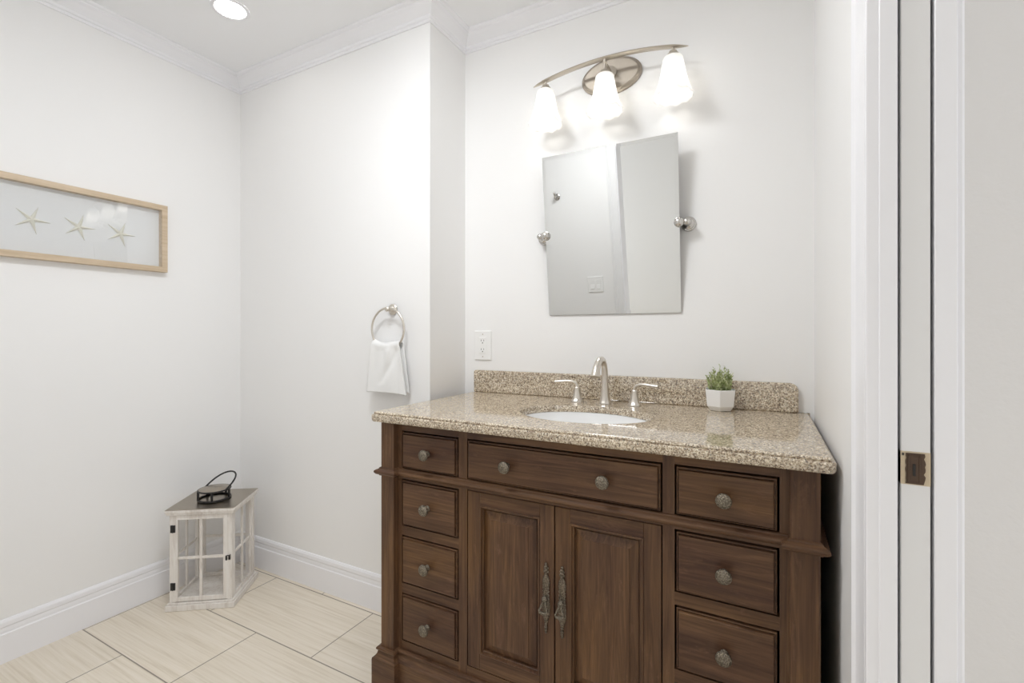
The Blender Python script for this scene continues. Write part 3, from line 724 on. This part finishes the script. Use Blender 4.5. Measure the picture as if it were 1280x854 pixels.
# ------------------------------------------------------------------ wooden candle lantern on the floor
LA = math.radians(35.5); e1 = Vector((math.cos(LA), math.sin(LA), 0)); e2 = Vector((-math.sin(LA), math.cos(LA), 0))
LW, LD = 0.270, 0.258
lc = Vector((-1.968, 1.2135, 0))-e1*LW/2+e2*LD/2
ln = thing('candle_lantern', 'whitewashed wooden lantern with glass panes and dark metal roof in the corner', 'lantern', lc, LA)
hx_, hy_ = LW/2, LD/2
lo = lambda name, mb, mat, par=ln: obj(name, mb, mat, par, local=True)
lo('base', MB().box(-hx_, hx_, -hy_, hy_, 0, 0.024, 0.002).box(-hx_+.006, hx_-.006, -hy_+.006, hy_-.006, 0.024, 0.031, 0.002), M['whitewash'])
bi = 0.013; bx_, by_ = hx_-bi, hy_-bi; pw = 0.021; zb0, zb1 = 0.031, 0.396
for sx in (-1, 1):
    for sy in (-1, 1):
        lo('post', MB().box(min(sx*bx_, sx*(bx_-pw)), max(sx*bx_, sx*(bx_-pw)), min(sy*by_, sy*(by_-pw)), max(sy*by_, sy*(by_-pw)), zb0, zb1, 0.001), M['whitewash'])
def lattice(mb, a0, a1, z0, z1, st, mun, put):
    put(mb, a0, a0+st, z0, z1); put(mb, a1-st, a1, z0, z1); put(mb, a0+st, a1-st, z0, z0+st); put(mb, a0+st, a1-st, z1-st, z1)
    am, zm = (a0+a1)/2, (z0+z1)/2
    put(mb, am-mun/2, am+mun/2, z0+st, z1-st, .002); put(mb, a0+st, a1-st, zm-mun/2, zm+mun/2, .003)
# side panels
ia, ib = -by_+pw, by_-pw
for s_ in (-1, 1):
    def put(mb, a0, a1, z0, z1, ins=0.0):
        x1 = s_*(bx_-.002-ins); x0 = s_*(bx_-.014+ins); mb.box(min(x0, x1), max(x0, x1), a0, a1, z0, z1, 0.0008)
    mb = MB(); lattice(mb, ia, ib, zb0, zb1, 0.013, 0.011, put); lo('side_panel', mb, M['whitewash'])
    lo('glass_pane', MB().box(s_*(bx_-.009)-.001, s_*(bx_-.009)+.001, ia+.010, ib-.010, zb0+.010, zb1-.010), M['glass'])
ja, jb = -bx_+pw, bx_-pw
def put(mb, a0, a1, z0, z1, ins=0.0): mb.box(a0, a1, by_-.014+ins, by_-.002-ins, z0, z1, 0.0008)
mb = MB(); lattice(mb, ja, jb, zb0, zb1, 0.013, 0.011, put); lo('back_panel', mb, M['whitewash'])
lo('glass_pane', MB().box(ja+.010, jb-.010, by_-.010, by_-.008, zb0+.010, zb1-.010), M['glass'])
# hinged front door
def put(mb, a0, a1, z0, z1, ins=0.0): mb.box(a0, a1, -by_-.001+ins, -by_+.012-ins, z0, z1, 0.0008)
mb = MB(); lattice(mb, -bx_+0.0135, bx_-0.0165, zb0+.003, zb1-.003, 0.0185, 0.011, put)
ld = lo('door', mb, M['whitewash'])
lo('door_glass', MB().box(-bx_+.03, bx_-.03, -by_+.004, -by_+.006, zb0+.018, zb1-.018), M['glass'], ld)
for zz in (0.338, 0.098):
    lo('hinge', MB().box(-bx_+.0045, -bx_+.0125, -by_-.0030, -by_+.0005, zz-.0155, zz+.0155, .0006).box(-bx_+.0150, -bx_+.0235, -by_-.0030, -by_+.0005, zz-.0155, zz+.0155, .0006).tube([(-bx_+.0138, -by_-.0032, zz-.0155), (-bx_+.0138, -by_-.0032, zz+.0155)], .0022, 8), M['black'], ld)
lo('latch', MB().box(bx_-.0255, bx_-.0185, -by_-.004, -by_, 0.196, 0.216, .0006).box(bx_-.0135, bx_-.0060, -by_-.004, -by_, 0.198, 0.218, .0006).tube([(bx_-.022, -by_-.004, 0.212), (bx_-.016, -by_-.0075, 0.219), (bx_-.009, -by_-.006, 0.2165), (bx_-.004, -by_-.006, 0.221)], .0020, 8), M['black'], ld)
rf = lo('roof', MB().box(-hx_+.004, hx_-.004, -hy_+.004, hy_-.004, 0.396, 0.406, .001).box(-hx_, hx_, -hy_, hy_, 0.406, 0.4175, .0012), M['whitewash'])
lo('roof_sheet', MB().box(-hx_+.0015, hx_-.0015, -hy_+.0015, hy_-.0015, 0.4175, 0.4205, .0005), M['roofmetal'], rf)
# vent collar, cap disc and bail handle
vc = MB(); z0 = 0.4205; cr_ = 0.0615
vc.ringtube([(cr_*math.cos(2*PI*k/40), cr_*math.sin(2*PI*k/40), z0+.0042) for k in range(40)], .0042, 8)
vc.ringtube([(cr_*math.cos(2*PI*k/40), cr_*math.sin(2*PI*k/40), z0+.043) for k in range(40)], .0036, 8)
for k in range(5):
    a = math.radians(-75+72*k); vc.box(cr_*math.cos(a)-.004, cr_*math.cos(a)+.004, cr_*math.sin(a)-.004, cr_*math.sin(a)+.004, z0+.002, z0+.043, .001)
lo('vent_collar', vc, M['black'], rf)
lo('vent_cap', MB().lathe([(cr_-.001, z0+.0445), (cr_-.001, z0+.0462), (cr_*.8, z0+.049), (cr_*.4, z0+.0525), (.001, z0+.0535)], (0, 0, 0), 'z', 40), M['roofmetal'], rf)
# handle leans back and to the right (directions given in the lantern's own frame)
yaw = 0.4889; Rv = Vector((math.cos(yaw), math.sin(yaw), 0)); Av = Vector((-math.sin(yaw), math.cos(yaw), 0))
ha = math.radians(20); ax = Rv*math.cos(ha)-Av*math.sin(ha); pr_ = Av*math.cos(ha)+Rv*math.sin(ha)
inv = Matrix.Rotation(-LA, 3, 'Z'); ax = inv @ ax; pr_ = inv @ pr_
lean = pr_*0.088+Vector((0, 0, 0.056))
hp = []
for k in range(25):
    a = PI*k/24; w = 0.0615*(1+.10*math.sin(a)); hp.append(Vector((0, 0, z0+.041))+ax*(-w*math.cos(a))+lean*(math.sin(a)**0.85))
lo('handle', MB().tube(hp, .0036, 10), M['black'], rf)

# ------------------------------------------------------------------ ceiling downlight and added fill light
def can(x, y, label):
    t = thing('recessed_ceiling_light', label, 'ceiling light', (x, y, ZC))
    obj('trim_ring', MB().lathe([(0.068, ZC-.0002), (0.068, ZC-.003), (0.064, ZC-.0045), (0.056, ZC-.0045), (0.0545, ZC-.003), (0.0545, ZC-.0002)], (x, y, 0), 'z', 40, cap=False), M['trim'], t)
    obj('lens', MB().lathe([(0.0545, ZC-.001), (0.0545, ZC-.003), (0.03, ZC-.0045), (0.001, ZC-.005)], (x, y, 0), 'z', 40), M['can'], t)
can(-1.866, 1.136, 'lit round recessed downlight in the ceiling above the far left corner')
t = thing('added_fill_light', 'added round opal fill light, unseen, in the middle of the bathroom ceiling', 'ceiling light', (-0.92, 0.66, ZC))  # added out of view to lift the room's general brightness
obj('rim', MB().lathe([(0.235, ZC-.0002), (0.235, ZC-.022), (0.230, ZC-.026), (0.220, ZC-.026), (0.218, ZC-.020), (0.218, ZC-.0002)], (-0.92, 0.66, 0), 'z', 48, cap=False), M['satin'], t)
obj('diffuser', MB().lathe([(0.218, ZC-.018), (0.208, ZC-.030), (0.165, ZC-.044), (0.10, ZC-.053), (0.001, ZC-.056)], (-0.92, 0.66, 0), 'z', 48), M['fill_light'], t)

# ------------------------------------------------------------------ robe hook on the wall by the doorway (seen in the mirror)
hk = thing('robe_hook', 'small nickel robe hook reflected in the upper left of the mirror', 'hook', (-1.385, YB, 1.775))
obj('mount', MB().lathe([(0.024, YB+.0002), (0.024, YB+.005), (0.019, YB+.008), (0.010, YB+.011), (0.008, YB+.024)], (-1.385, 0, 1.775), 'y', 28), M['chrome'], hk)
obj('prong', MB().tube([(-1.385, YB+.022, 1.775), (-1.385, YB+.036, 1.772), (-1.385, YB+.046, 1.782), (-1.385, YB+.050, 1.800)], [.007, .006, .006, .008], 14).ball((-1.385, YB+.050, 1.802), .010, n=14), M['chrome'], hk)
